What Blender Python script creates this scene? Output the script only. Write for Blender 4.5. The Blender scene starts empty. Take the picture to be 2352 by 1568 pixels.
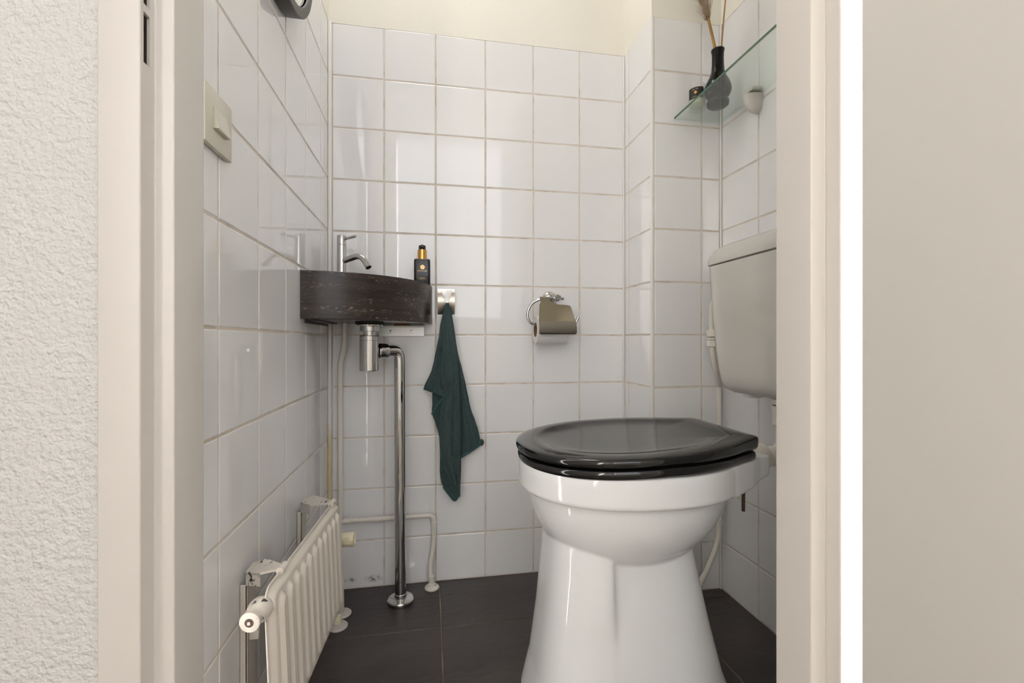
import bpy, bmesh, math, random
from mathutils import Vector, Matrix, noise
random.seed(7)
PI = math.pi
C = bpy.context.scene.collection

# ------------------------------------------------------------------ camera, world, lights, exposure
F, YAW, CY = 1055.287, .1758, 782.53
cam_d = bpy.data.cameras.new('camera'); cam = bpy.data.objects.new('camera', cam_d); C.objects.link(cam)
cam.location = (0, 0, .73); cam.rotation_euler = (PI/2, 0, -YAW)
cam_d.sensor_width = 36; cam_d.lens = F*36/2352; cam_d.shift_y = (CY-784)/2352; cam_d.clip_start = .01
scn = bpy.context.scene; scn.camera = cam
scn.view_settings.view_transform = 'Standard'; scn.view_settings.look = 'None'
scn.view_settings.exposure = 0.5; scn.view_settings.gamma = 1; scn.view_settings.use_curve_mapping = False
world = bpy.data.worlds.new('world'); scn.world = world; world.use_nodes = True
world.node_tree.nodes['Background'].inputs[0].default_value = (.955, .962, 1, 1)
world.node_tree.nodes['Background'].inputs[1].default_value = 2.15
def area(name, loc, rot, sx, sy, power, col):
    l = bpy.data.lights.new(name, 'AREA'); l.shape = 'RECTANGLE'; l.size = sx; l.size_y = sy; l.energy = power; l.color = col
    o = bpy.data.objects.new(name, l); C.objects.link(o); o.location = loc; o.rotation_euler = rot
    return o
sun_d = bpy.data.lights.new('sun', 'SUN'); sun_d.energy = 42; sun_d.angle = .02; sun_d.color = (1, .96, .9)
sun = bpy.data.objects.new('sun', sun_d); C.objects.link(sun)
sun.rotation_euler = Vector((1, -.18, .3)).to_track_quat('Z', 'Y').to_euler()
area('added_fill_light', (.0, 1.15, 2.42), (0, 0, 0), .35, .35, 3.0, (1, .98, .955))  # added overhead fill for the interior, not an actual ceiling lamp

# ------------------------------------------------------------------ dimensions taken from the tile grid
XL, XR, YB, YX, XC = -.2929, .8443, 1.4147, 1.2269, .6239
S, JW, ZT = .152, .0034, 1.66
CYAW, SYAW = math.cos(YAW), math.sin(YAW)
def ray(px, py):
    t = (px-1176)/F
    return Vector((CYAW*t+SYAW, -SYAW*t+CYAW, -(py-CY)/F))
def onY(px, py, y):
    a = ray(px, py); k = y/a.y
    return Vector((a.x*k, y, a.z*k+.73))

# ------------------------------------------------------------------ materials
MATS = {}
def srgb(r, g, b):
    f = lambda c: (c/255/12.92) if c/255 <= .04045 else ((c/255+.055)/1.055)**2.4
    return (f(r), f(g), f(b), 1)
def mat(name, col, rough=.5, metal=0, spec=.5, bump=None, coat=0, sheen=0, vary=None, aniso=0):
    """bump=(scale, strength, distance, detail); vary=(scale, colour2, lo, hi, stretch)"""
    m = bpy.data.materials.new(name); m.use_nodes = True
    nt = m.node_tree; b = nt.nodes['Principled BSDF']
    b.inputs['Base Color'].default_value = col; b.inputs['Roughness'].default_value = rough
    b.inputs['Metallic'].default_value = metal; b.inputs['Specular IOR Level'].default_value = spec
    b.inputs['Coat Weight'].default_value = coat; b.inputs['Coat Roughness'].default_value = .05
    b.inputs['Anisotropic'].default_value = aniso
    if sheen: b.inputs['Sheen Weight'].default_value = sheen; b.inputs['Sheen Roughness'].default_value = .6
    tc = nt.nodes.new('ShaderNodeTexCoord')
    if bump:
        n = nt.nodes.new('ShaderNodeTexNoise'); n.inputs['Scale'].default_value = bump[0]; n.inputs['Detail'].default_value = bump[3]
        bp = nt.nodes.new('ShaderNodeBump'); bp.inputs['Strength'].default_value = bump[1]; bp.inputs['Distance'].default_value = bump[2]
        nt.links.new(tc.outputs['Object'], n.inputs['Vector']); nt.links.new(n.outputs['Fac'], bp.inputs['Height'])
        nt.links.new(bp.outputs['Normal'], b.inputs['Normal'])
    if vary:
        mp = nt.nodes.new('ShaderNodeMapping'); mp.inputs['Scale'].default_value = vary[4] if len(vary) > 4 else (1, 1, 1)
        n = nt.nodes.new('ShaderNodeTexNoise'); n.inputs['Scale'].default_value = vary[0]; n.inputs['Detail'].default_value = 6
        r = nt.nodes.new('ShaderNodeMapRange'); r.inputs['From Min'].default_value = vary[2]; r.inputs['From Max'].default_value = vary[3]
        mx = nt.nodes.new('ShaderNodeMix'); mx.data_type = 'RGBA'
        mx.inputs['A'].default_value = col; mx.inputs['B'].default_value = vary[1]
        nt.links.new(tc.outputs['Object'], mp.inputs['Vector']); nt.links.new(mp.outputs['Vector'], n.inputs['Vector'])
        nt.links.new(n.outputs['Fac'], r.inputs['Value']); nt.links.new(r.outputs['Result'], mx.inputs['Factor'])
        nt.links.new(mx.outputs['Result'], b.inputs['Base Color'])
    MATS[name] = m
    return m
mat('tile', (.83, .825, .832, 1), .03, spec=.75, bump=(7, .06, .0012, 1))
mat('grout', (.71, .645, .565, 1), .9, vary=(22, (.52, .44, .345, 1), .48, .78), bump=(400, .3, .0004, 3))
mat('plaster', (.84, .81, .73, 1), .85, bump=(160, .35, .0012, 4))
mat("stucco", (.67, .655, .63, 1), .9, bump=(170, .75, .006, 2.0))
mat('hall_white', (.7, .69, .67, 1), .9)
mat('hall_floor', (.30, .24, .18, 1), .5)
mat('frame_paint', (.665, .625, .58, 1), .34, bump=(40, .06, .0006, 2))
mat('door_paint', (.67, .645, .605, 1), .42, bump=(60, .05, .0005, 2))
mat('recess', (.045, .034, .026, 1), 1, spec=0, vary=(90, (.5, .5, .52, 1), .70, .74))
mat('ceramic', (.74, .745, .75, 1), .07, bump=(6, .1, .001, 2))
mat('cistern_plastic', (.57, .55, .51, 1), .07)
mat('pipe_plastic', (.76, .72, .65, 1), .35)
mat('corner_bead', (.84, .82, .78, 1), .3, vary=(4, (.74, .64, .45, 1), .66, .8))
mat('bead_white', (.83, .81, .79, 1), .25)
mat('black_gloss', (.006, .006, .0065, 1), .09, spec=.6)
mat('rubber', (.02, .02, .02, 1), .7)
mat('chrome', (.60, .595, .585, 1), .05, metal=1)
mat('chrome_dull', (.62, .61, .59, 1), .2, metal=1)
mat('brushed_steel', (.52, .48, .42, 1), .3, metal=1, aniso=.6, bump=(300, .03, .0003, 2))
mat('steel_cover', (.46, .425, .36, 1), .13, metal=1, bump=(250, .02, .0002, 3))
mat('aluminium', (.78, .78, .78, 1), .4, metal=.6)
mat('rusty', (.10, .07, .05, 1), .6, metal=.7)
mat('paper', (.80, .79, .78, 1), .95, bump=(220, .5, .0012, 2))
mat('cardboard', (.22, .12, .055, 1), .9)
mat('bottle_black', (.012, .012, .014, 1), .22)
mat('gold', (.72, .40, .12, 1), .28, metal=1)
mat('gold_print', (.75, .52, .25, 1), .4, metal=.6)
mat('grey_print', (.30, .27, .24, 1), .6)
mat('switch_plastic', (.66, .63, .53, 1), .35)
mat('mirror_frame', (.055, .052, .05, 1), .45)
mat('mirror_glass', (.86, .88, .86, 1), .01, metal=1)
mat('vase_black', (.004, .004, .004, 1), .14, spec=.25)
mat('stem_straw', (.42, .24, .07, 1), .7, vary=(60, (.30, .16, .05, 1), .4, .7, (1, 1, .1)))
mat('plume', (.58, .46, .33, 1), .9, vary=(70, (.34, .23, .13, 1), .4, .7))
mat('wax', (.72, .68, .58, 1), .5)
mat('label_black', (.012, .011, .010, 1), .4)
mat('towel', srgb(40, 78, 78), 1.0, spec=.1, sheen=.25, bump=(900, 1, .004, 2), vary=(260, srgb(26, 57, 58), .4, .65))
mat('towel_hem', srgb(48, 88, 88), 1.0, spec=.1, sheen=.2, bump=(500, .6, .001, 1))
mat('floor_slate', (.040, .032, .031, 1), .40, vary=(3.2, (.075, .061, .058, 1), .35, .75, (.5, 1.3, 1)))
mat('floor_grout', (.14, .115, .085, 1), .9, vary=(6, (.32, .26, .19, 1), .5, .72))
mat('radiator_paint', (.70, .645, .57, 1), .34, bump=(35, .06, .0006, 2))
mat('knob_ivory', (.74, .68, .50, 1), .4, vary=(60, (.50, .42, .22, 1), .58, .75))

m = MATS['corner_bead'].copy(); m.name = 'corner_bead_stained'; MATS['corner_bead_stained'] = m
nt = m.node_tree; b = nt.nodes['Principled BSDF']; tc = nt.nodes.new('ShaderNodeTexCoord'); sx = nt.nodes.new('ShaderNodeSeparateXYZ')
r1 = nt.nodes.new('ShaderNodeMapRange'); r1.inputs['From Min'].default_value = .50; r1.inputs['From Max'].default_value = .42
mx = nt.nodes.new('ShaderNodeMix'); mx.data_type = 'RGBA'; mx.inputs['A'].default_value = (.84, .82, .78, 1); mx.inputs['B'].default_value = (.74, .62, .40, 1)
nt.links.new(tc.outputs['Object'], sx.inputs[0]); nt.links.new(sx.outputs['Z'], r1.inputs['Value']); nt.links.new(r1.outputs['Result'], mx.inputs['Factor']); nt.links.new(mx.outputs['Result'], b.inputs['Base Color'])

# slate: fine veins and a rough relief
m = MATS['floor_slate']; nt = m.node_tree; b = nt.nodes['Principled BSDF']
tc = nt.nodes.new('ShaderNodeTexCoord'); mp = nt.nodes.new('ShaderNodeMapping'); mp.inputs['Scale'].default_value = (1, 2.2, 1); mp.inputs['Rotation'].default_value = (0, 0, .5)
n1 = nt.nodes.new('ShaderNodeTexNoise'); n1.inputs['Scale'].default_value = 9; n1.inputs['Detail'].default_value = 8; n1.inputs['Distortion'].default_value = 1.6
bp = nt.nodes.new('ShaderNodeBump'); bp.inputs['Strength'].default_value = .5; bp.inputs['Distance'].default_value = .004
nt.links.new(tc.outputs['Object'], mp.inputs['Vector']); nt.links.new(mp.outputs['Vector'], n1.inputs['Vector'])
nt.links.new(n1.outputs['Fac'], bp.inputs['Height']); nt.links.new(bp.outputs['Normal'], b.inputs['Normal'])

# dark travertine of the basin: horizontal bands, pale pits in rows
m = bpy.data.materials.new('basin_stone'); m.use_nodes = True; MATS['basin_stone'] = m
nt = m.node_tree; b = nt.nodes['Principled BSDF']; b.inputs['Roughness'].default_value = .26; b.inputs['Specular IOR Level'].default_value = .35
tc = nt.nodes.new('ShaderNodeTexCoord')
def noi(scale, stretch, detail, dist=0):
    mp = nt.nodes.new('ShaderNodeMapping'); mp.inputs['Scale'].default_value = stretch
    n = nt.nodes.new('ShaderNodeTexNoise'); n.inputs['Scale'].default_value = scale; n.inputs['Detail'].default_value = detail; n.inputs['Distortion'].default_value = dist
    nt.links.new(tc.outputs['Object'], mp.inputs['Vector']); nt.links.new(mp.outputs['Vector'], n.inputs['Vector'])
    return n.outputs['Fac']
def ramp(v, lo, hi):
    r = nt.nodes.new('ShaderNodeMapRange'); r.inputs['From Min'].default_value = lo; r.inputs['From Max'].default_value = hi
    nt.links.new(v, r.inputs['Value']); return r.outputs['Result']
def mul(a, c):
    r = nt.nodes.new('ShaderNodeMath'); r.operation = 'MULTIPLY'; nt.links.new(a, r.inputs[0]); nt.links.new(c, r.inputs[1]); return r.outputs[0]
def mixc(fac, a, c):
    x = nt.nodes.new('ShaderNodeMix'); x.data_type = 'RGBA'
    if isinstance(a, tuple): x.inputs['A'].default_value = a
    else: nt.links.new(a, x.inputs['A'])
    x.inputs['B'].default_value = c; nt.links.new(fac, x.inputs['Factor']); return x.outputs['Result']
band = ramp(noi(6, (1, 1, 9), 5, .4), .35, .7)
col = mixc(band, (.022, .0165, .0135, 1), (.050, .037, .030, 1))
col = mixc(mul(ramp(noi(11, (1, 1, 9), 4), .50, .66), ramp(noi(210, (.5, .5, 1.8), 3), .55, .68)), col, (.26, .21, .165, 1))
nt.links.new(col, b.inputs['Base Color'])
bp = nt.nodes.new('ShaderNodeBump'); bp.inputs['Strength'].default_value = .15; bp.inputs['Distance'].default_value = .001
nt.links.new(noi(200, (.6, .6, 1.6), 3), bp.inputs['Height']); nt.links.new(bp.outputs['Normal'], b.inputs['Normal'])

# tile with black mould stains (a stain with its own shape, on the one tile behind the radiator)
m = MATS['tile'].copy(); m.name = 'tile_stained'; MATS['tile_stained'] = m
nt = m.node_tree; b = nt.nodes['Principled BSDF']; tc = nt.nodes.new('ShaderNodeTexCoord')
def blob(cx, cz, rx, rz):
    mp = nt.nodes.new('ShaderNodeMapping'); mp.vector_type = 'POINT'
    mp.inputs['Location'].default_value = (-cx/rx, 0, -cz/rz); mp.inputs['Scale'].default_value = (1/rx, 0, 1/rz)
    ln = nt.nodes.new('ShaderNodeVectorMath'); ln.operation = 'LENGTH'
    nt.links.new(tc.outputs['Object'], mp.inputs['Vector']); nt.links.new(mp.outputs['Vector'], ln.inputs[0])
    r = ramp(ln.outputs['Value'], 1, .1); return r
st = nt.nodes.new('ShaderNodeMath'); st.operation = 'MAXIMUM'
nt.links.new(blob(.045, -.045, .032, .013), st.inputs[0]); nt.links.new(blob(-.022, -.045, .02, .010), st.inputs[1])
col = mixc(mul(st.outputs[0], ramp(noi(90, (1, 1, 1), 5), .35, .65)), (.83, .825, .832, 1), (.06, .06, .06, 1))
nt.links.new(col, b.inputs['Base Color'])

# painted metal with bare chips for the radiator brackets and valve
m = MATS['radiator_paint'].copy(); m.name = 'chipped_paint'; MATS['chipped_paint'] = m
nt = m.node_tree; b = nt.nodes['Principled BSDF']; tc = nt.nodes.new('ShaderNodeTexCoord')
col = mixc(ramp(noi(75, (1, 1, 1), 4, .5), .63, .655), (.64, .59, .52, 1), (.045, .045, .045, 1))
nt.links.new(col, b.inputs['Base Color'])

# clear / green glass: transparent with a fresnel gloss
def glass(name, tint, rough=.0, gl=1.0):
    m = bpy.data.materials.new(name); m.use_nodes = True; nt = m.node_tree
    nt.nodes.remove(nt.nodes['Principled BSDF']); out = nt.nodes['Material Output']
    t = nt.nodes.new('ShaderNodeBsdfTransparent'); t.inputs[0].default_value = tint
    g = nt.nodes.new('ShaderNodeBsdfGlossy'); g.inputs['Roughness'].default_value = rough; g.inputs['Color'].default_value = (gl, gl, gl, 1)
    fr = nt.nodes.new('ShaderNodeFresnel'); ge = nt.nodes.new('ShaderNodeNewGeometry'); ir = nt.nodes.new('ShaderNodeMapRange')
    ir.inputs['To Min'].default_value = 1.5; ir.inputs['To Max'].default_value = 1/1.5
    nt.links.new(ge.outputs['Backfacing'], ir.inputs['Value']); nt.links.new(ir.outputs['Result'], fr.inputs['IOR'])
    mx = nt.nodes.new('ShaderNodeMixShader')
    nt.links.new(fr.outputs[0], mx.inputs[0]); nt.links.new(t.outputs[0], mx.inputs[1]); nt.links.new(g.outputs[0], mx.inputs[2])
    nt.links.new(mx.outputs[0], out.inputs['Surface']); MATS[name] = m
glass('shelf_glass', (.945, .98, .96, 1))
glass('clear_glass', (.96, .97, .96, 1))
mat('glass_edge', (.035, .115, .065, 1), .12, spec=.6)

# ------------------------------------------------------------------ helpers
def obj(name, me, material, parent=None, smooth=35):
    if isinstance(me, bmesh.types.BMesh):
        bm = me; me = bpy.data.meshes.new(name)
        bmesh.ops.recalc_face_normals(bm, faces=bm.faces)
        bm.to_mesh(me); bm.free()
    if material: me.materials.clear(); me.materials.append(MATS[material])
    if smooth:
        me.polygons.foreach_set('use_smooth', [True]*len(me.polygons)); me.set_sharp_from_angle(angle=math.radians(smooth))
    o = bpy.data.objects.new(name, me); C.objects.link(o)
    if parent:
        o.parent = parent
        p = parent.location.copy()
        if parent.parent: p += parent.parent.location*0 if parent.type == 'EMPTY' else Vector((0, 0, 0))
        if parent.type == 'EMPTY': o.location = -p
    return o
def tag(o, label, cat, group=None, kind=None):
    o['label'] = label; o['category'] = cat
    if group: o['group'] = group
    if kind: o['kind'] = kind
    return o
def thing(name, loc, label, cat, group=None):
    o = bpy.data.objects.new(name, None); C.objects.link(o); o.location = loc; o.empty_display_size = .05
    return tag(o, label, cat, group)
def struct(o, label, cat): return tag(o, label, cat, kind='structure')
def box(bm, x0, x1, y0, y1, z0, z1, bev=0, seg=2):
    r = bmesh.ops.create_cube(bm, size=1)
    vs = r['verts']
    for v in vs: v.co = Vector((x0 if v.co.x < 0 else x1, y0 if v.co.y < 0 else y1, z0 if v.co.z < 0 else z1))
    if bev:
        es = list({e for v in vs for e in v.link_edges})
        bmesh.ops.bevel(bm, geom=es, offset=bev, segments=seg, affect='EDGES', profile=.5)
    return bm
def nbox(*a, **k): return box(bmesh.new(), *a, **k)
def loft(bm, rings, cap0=True, cap1=True, closed=True):
    V = [[bm.verts.new(p) for p in r] for r in rings]; n = len(V[0])
    for a, c in zip(V, V[1:]):
        for i in range(n if closed else n-1):
            j = (i+1) % n
            bm.faces.new((a[i], a[j], c[j], c[i]))
    if cap0: bm.faces.new(V[0][::-1])
    if cap1: bm.faces.new(V[-1])
    return bm
def frame_from(axis):
    a = Vector(axis).normalized(); h = Vector((0, 0, 1)) if abs(a.z) < .9 else Vector((1, 0, 0))
    u = a.cross(h).normalized(); return a, u, a.cross(u).normalized()
def lathe(bm, prof, center, axis=(0, 0, 1), seg=32, cap0=True, cap1=True):
    a, u, w = frame_from(axis); c = Vector(center)
    rings = []
    for r, h in prof:
        r = max(r, 1e-5)
        rings.append([c+a*h+(u*math.cos(2*PI*i/seg)+w*math.sin(2*PI*i/seg))*r for i in range(seg)])
    return loft(bm, rings, cap0, cap1)
def nlathe(*a, **k): return lathe(bmesh.new(), *a, **k)
def tube(bm, pts, r, seg=16, cap=True):
    pts = [Vector(p) for p in pts]; n = len(pts)
    rad = r if isinstance(r, (list, tuple)) else [r]*n
    t = [(pts[min(i+1, n-1)]-pts[max(i-1, 0)]).normalized() for i in range(n)]
    _, u, _ = frame_from(t[0]); rings = []
    for i in range(n):
        u = (u-t[i]*u.dot(t[i])).normalized(); w = t[i].cross(u)
        rings.append([pts[i]+(u*math.cos(2*PI*k/seg)+w*math.sin(2*PI*k/seg))*rad[i] for k in range(seg)])
    return loft(bm, rings, cap, cap)
def ntube(*a, **k): return tube(bmesh.new(), *a, **k)
def fillet(pts, r, n=8):
    """round the inner corners of a polyline"""
    pts = [Vector(p) for p in pts]; out = [pts[0]]
    for i in range(1, len(pts)-1):
        p = pts[i]; a = (pts[i-1]-p); c = (pts[i+1]-p)
        rr = min(r[i-1] if isinstance(r, (list, tuple)) else r, a.length*.49, c.length*.49)
        p0 = p+a.normalized()*rr; p1 = p+c.normalized()*rr
        for k in range(n+1):
            s = k/n; out.append(p0*(1-s)**2+p*2*s*(1-s)+p1*s*s)
    out.append(pts[-1]); return out
def spline(pts, n=12):
    """catmull-rom through points"""
    P = [Vector(p) for p in pts]; P = [P[0]*2-P[1]]+P+[P[-1]*2-P[-2]]; out = []
    for i in range(1, len(P)-2):
        for k in range(n):
            t = k/n; a, b_, c, d = P[i-1], P[i], P[i+1], P[i+2]
            out.append(.5*((2*b_)+(c-a)*t+(2*a-5*b_+4*c-d)*t*t+(3*b_-a-3*c+d)*t**3))
    out.append(P[-2]); return out
def ext_poly(bm, poly, z0, z1, rnd=0, seg=3):
    """extrude a plan polygon (x, y) between two heights, rounding its corners"""
    pts = []
    n = len(poly)
    for i in range(n):
        p = Vector(poly[i]+(0,)); a = Vector(poly[i-1]+(0,))-p; c = Vector(poly[(i+1) % n]+(0,))-p
        if rnd:
            p0 = p+a.normalized()*rnd; p1 = p+c.normalized()*rnd
            for k in range(seg+1):
                s = k/seg; q = p0*(1-s)**2+p*2*s*(1-s)+p1*s*s; pts.append((q.x, q.y))
        else: pts.append((p.x, p.y))
    return loft(bm, [[(x, y, z0) for x, y in pts], [(x, y, z1) for x, y in pts]])
def evaluated(o):
    dg = bpy.context.evaluated_depsgraph_get(); dg.update()
    return bpy.data.meshes.new_from_object(o.evaluated_get(dg))
def boolean(bm_a, bm_bs, op='DIFFERENCE'):
    a = obj('tmp_a', bm_a, None, smooth=0); bs = []
    for bb in bm_bs:
        t = obj('tmp_b', bb, None, smooth=0); bs.append(t)
        md = a.modifiers.new('b', 'BOOLEAN'); md.operation = op; md.object = t; md.solver = 'EXACT'
    me = evaluated(a)
    for t in [a]+bs: bpy.data.objects.remove(t)
    return me
def remesh(bm, voxel, iters):
    a = obj('tmp_r', bm, None, smooth=0)
    md = a.modifiers.new('r', 'REMESH'); md.mode = 'VOXEL'; md.voxel_size = voxel
    sm = a.modifiers.new('s', 'SMOOTH'); sm.factor = .5; sm.iterations = iters
    me = evaluated(a); bpy.data.objects.remove(a); return me

# ------------------------------------------------------------------ tiled walls: grout slab + one object per tile
TM = {}
def tile_mesh(w, h, material='tile', bev=.0022, depth=.005):
    key = (round(w, 4), round(h, 4), material)
    if key in TM: return TM[key]
    x, z = w/2, h/2; rings = []
    for ins, y in ((0, depth), (0, bev*.9), (bev*.35, bev*.25), (bev, 0)):
        rings.append([(-x+ins, y, -z+ins), (x-ins, y, -z+ins), (x-ins, y, z-ins), (-x+ins, y, z-ins)])
    bm = loft(bmesh.new(), rings, cap0=False, cap1=True)
    bmesh.ops.recalc_face_normals(bm, faces=bm.faces)
    me = bpy.data.meshes.new('tile'); bm.to_mesh(me); bm.free(); me.materials.append(MATS[material]); TM[key] = me
    return me
ROWS = [(ZT-k*S, ZT-(k+1)*S) for k in range(10)]+[(ZT-10*S, .0)]
def lay(parent, edges, place, rotz, stained=None):
    for ci, (e0, e1) in enumerate(zip(edges, edges[1:])):
        w = abs(e1-e0)-JW
        for ri, (z1, z0) in enumerate(ROWS):
            bot = .002 if ri == 10 else JW/2
            top = 0 if ri == 0 else JW/2
            h = z1-z0-bot-top
            o = bpy.data.objects.new('tile', tile_mesh(w, h, 'tile_stained' if stained == (ci, ri) else 'tile')); C.objects.link(o)
            x, y = place((e0+e1)/2)
            o.location = (x, y, (z1-top+z0+bot)/2)
            j = .0011
            o.rotation_euler = (random.uniform(-j, j), 0, rotz+random.uniform(-j, j))
            o.parent = parent
G = .0010   # grout sits this far behind the tile face
wl = obj('wall_left', nbox(XL-.10, XL-G, .545, YB+.08, 0, ZT-.001), 'grout', smooth=0)
struct(wl, 'left wall of glossy white square tiles behind the radiator and basin', 'wall')
wb = obj('wall_back', nbox(XL-G, XR+.1, YB+G, YB+.08, 0, ZT-.001), 'grout', smooth=0)
struct(wb, 'back wall of glossy white square tiles facing the doorway', 'wall')
wx = obj('wall_pilaster', nbox(XC+G, XR+.1, YX+G, YB+G, 0, ZT-.001), 'grout', smooth=0)
struct(wx, 'tiled boxed-in pilaster in the far right corner behind the cistern', 'wall')
wr = obj('wall_right', nbox(XR+G, XR+.1, .545, YX+G, 0, ZT-.001), 'grout', smooth=0)
struct(wr, 'right wall of white square tiles behind cistern and glass shelf', 'wall')
le = [YB-.009, YB-.0986]+[YB-.0986-S*k for k in range(1, 6)]
lay(wl, le, lambda c: (XL, c), PI/2)
be = [XL+.0095, -.136]+[-.136+S*k for k in range(1, 5)]+[XC-.002]
lay(wb, be, lambda c: (c, YB), 0, stained=(0, 10))
lay(wx, [YB-.003, 1.3805, YX+.007], lambda c: (XC, c), -PI/2)
lay(wx, [XC+.008, .7821, XR-.003], lambda c: (c, YX), 0)
lay(wr, [YX-.003, YX-.1571]+[YX-.1571-S*k for k in range(1, 4)], lambda c: (XR, c), -PI/2)
# plaster above the tiles
P = .004
for nm, bm_, lab in (('wall_left_upper', nbox(XL-.10, XL+.0005, .545, YB+.08, ZT, 2.45), 'cream plaster of left wall above the tiles'),
                 ('wall_back_upper', nbox(XL, XR+.1, YB, YB+.08, ZT, 2.45), 'cream plaster above the tiles of the back wall'),
                 ('wall_pilaster_upper', nbox(XC+.001, XR+.1, YX+.001, YB, ZT, 2.45), 'cream plastered top of the boxed-in pilaster above its tiles'),
                 ('wall_right_upper', nbox(XR, XR+.1, .545, YX+.001, ZT, 2.45), 'cream plaster of the right wall above shelf and tiles')):
    struct(obj(nm, bm_, 'plaster', smooth=0), lab, 'wall')
struct(obj('ceiling', nbox(XL-.1, XR+.1, .545, YB+.08, 2.45, 2.55), 'plaster', smooth=0), 'cream ceiling over the toilet room', 'ceiling')
# corner strips
t2 = obj('trim_2', nbox(XL-.001, XL+.0095, YB-.009, YB+.001, 0, ZT, bev=.003), 'corner_bead_stained')
struct(t2, 'white vertical strip in the left back corner of the tiles', 'trim')
t3 = obj('trim_3', nbox(XC-.0015, XC+.0078, YX-.0015, YX+.0068, 0, ZT+.001, bev=.0022), 'bead_white')
struct(t3, 'white plastic corner bead on the edge of the tiled pilaster', 'trim')
struct(obj('trim_4', nbox(XC-.005, XC+.0005, YB-.005, YB+.001, 0, ZT, bev=.002), 'corner_bead'), 'cream sealant seam where back wall meets pilaster', 'trim')
struct(obj('trim_5', nbox(XR-.005, XR+.0005, YX-.005, YX+.001, 0, ZT, bev=.002), 'corner_bead'), 'cream sealant seam where pilaster meets right wall', 'trim')

# ------------------------------------------------------------------ floor of large slate tiles
fl = obj('floor', nbox(XL-.1, XR+.1, .47, YB+.08, -.06, -.0015), 'floor_grout', smooth=0)
struct(fl, 'floor of large dark slate tiles in the toilet room', 'floor')
for xa, xb in ((XL-.02, .0254), (.0287, .6585), (.6617, XR+.02)):
    for ya, yb in ((.47, .5495), (.5525, 1.1827), (1.1855, YB+.02)):
        bm = nbox(xa, xb, ya, yb, -.05, 0, bev=.0012, seg=1)
        obj('floor_tile', bm, 'floor_slate', fl)

# ------------------------------------------------------------------ hall around the doorway
fw = bmesh.new()
box(fw, -.9, -.292, .477, .545, 0, 2.55); box(fw, .513, 1.7, .477, .545, 0, 2.55); box(fw, -.292, .513, .477, .545, 2.055, 2.55)
struct(obj('wall_hall', fw, 'stucco', smooth=0), 'rough white stuccoed hall wall left of the door frame', 'wall')
struct(obj('added_wall_rear', box(nbox(-.9, 1.7, -1.6, -1.5, 0, .95), -.9, -.3, -1.6, -1.5, .95, 2.55), 'hall_white', smooth=0), 'added unseen white wall behind the hall, its opening shaped to steer the light', 'wall')  # added out of view: cuts light from low down and from the left
struct(obj('added_wall_end', nbox(-.9, -.8, -1.5, .477, 0, 2.55), 'hall_white', smooth=0), 'added unseen white wall closing the hall on the left to block light', 'wall')  # added out of view: keeps hall light off the room's right side
wh = bmesh.new(); box(wh, 1.6, 1.7, -1.5, .05, 0, 2.55); box(wh, 1.6, 1.7, .45, .545, 0, 2.55); box(wh, 1.6, 1.7, .05, .45, 0, .2); box(wh, 1.6, 1.7, .05, .45, 2.3, 2.55)
struct(obj('added_wall_side', wh, 'hall_white', smooth=0), 'added unseen white wall with a slot that limits the sun behind the open door', 'wall')  # added out of view: its slot passes sun only to the frame strip
struct(obj('floor_hall', nbox(-.9, 1.7, -1.5, .47, -.06, 0), 'hall_floor', smooth=0), 'brown floor of the hall before the door', 'floor')
struct(obj('ceiling_hall', nbox(-.9, 1.7, -1.5, .545, 2.55, 2.6), 'hall_white', smooth=0), 'white ceiling of the hall', 'ceiling')

# steel door frame: two jambs and a head in one profile
tr = bpy.data.objects.new('trim_1', None); C.objects.link(tr)
struct(tr, 'off-white painted steel door frame around the toilet doorway', 'door frame')
LJ = [(-.2922, .4668), (-.2578, .4668), (-.2578, .4888), (-.2411, .4888), (-.2411, .548), (-.2922, .548)]
RJ = [(.4785, .4683), (.5145, .4683), (.5145, .548), (.4588, .548), (.4588, .4897), (.4785, .4897)]
holes = [nbox(-.285, -.25, .4718, .4815, 1.0, 1.0465), nbox(-.285, -.25, .4718, .4815, 1.054, 1.10)]
a = ray(336.5, 90); k = -.2578/a.x; hz = .73+a.z*k
dz = hz-1.0235
for h_ in holes:
    for v in h_.verts: v.co.z += dz
j = obj('jamb', boolean(ext_poly(bmesh.new(), LJ, 0, 2.06, .0018), holes), 'frame_paint', tr)
for z0, z1 in ((1.0, 1.0465), (1.054, 1.10)):
    obj('strike_recess', nbox(-.272, -.2605, .4708, .4825, z0+dz-.001, z1+dz+.001), 'recess', tr, smooth=0)
obj('jamb', ext_poly(bmesh.new(), RJ, 0, 2.06, .0018), 'frame_paint', tr)
hd = bmesh.new(); box(hd, -.2411, .4588, .4888, .548, 2.03, 2.06); box(hd, -.2578, .4785, .4668, .4888, 2.045, 2.06)
obj('head', hd, 'frame_paint', tr, smooth=0)
dr = obj('door_1', nbox(.4772, .515, -.29, .4402, .008, 2.045, bev=.0022, seg=3), 'door_paint')
struct(dr, 'plain off-white door leaf standing open at the right', 'door')

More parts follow.
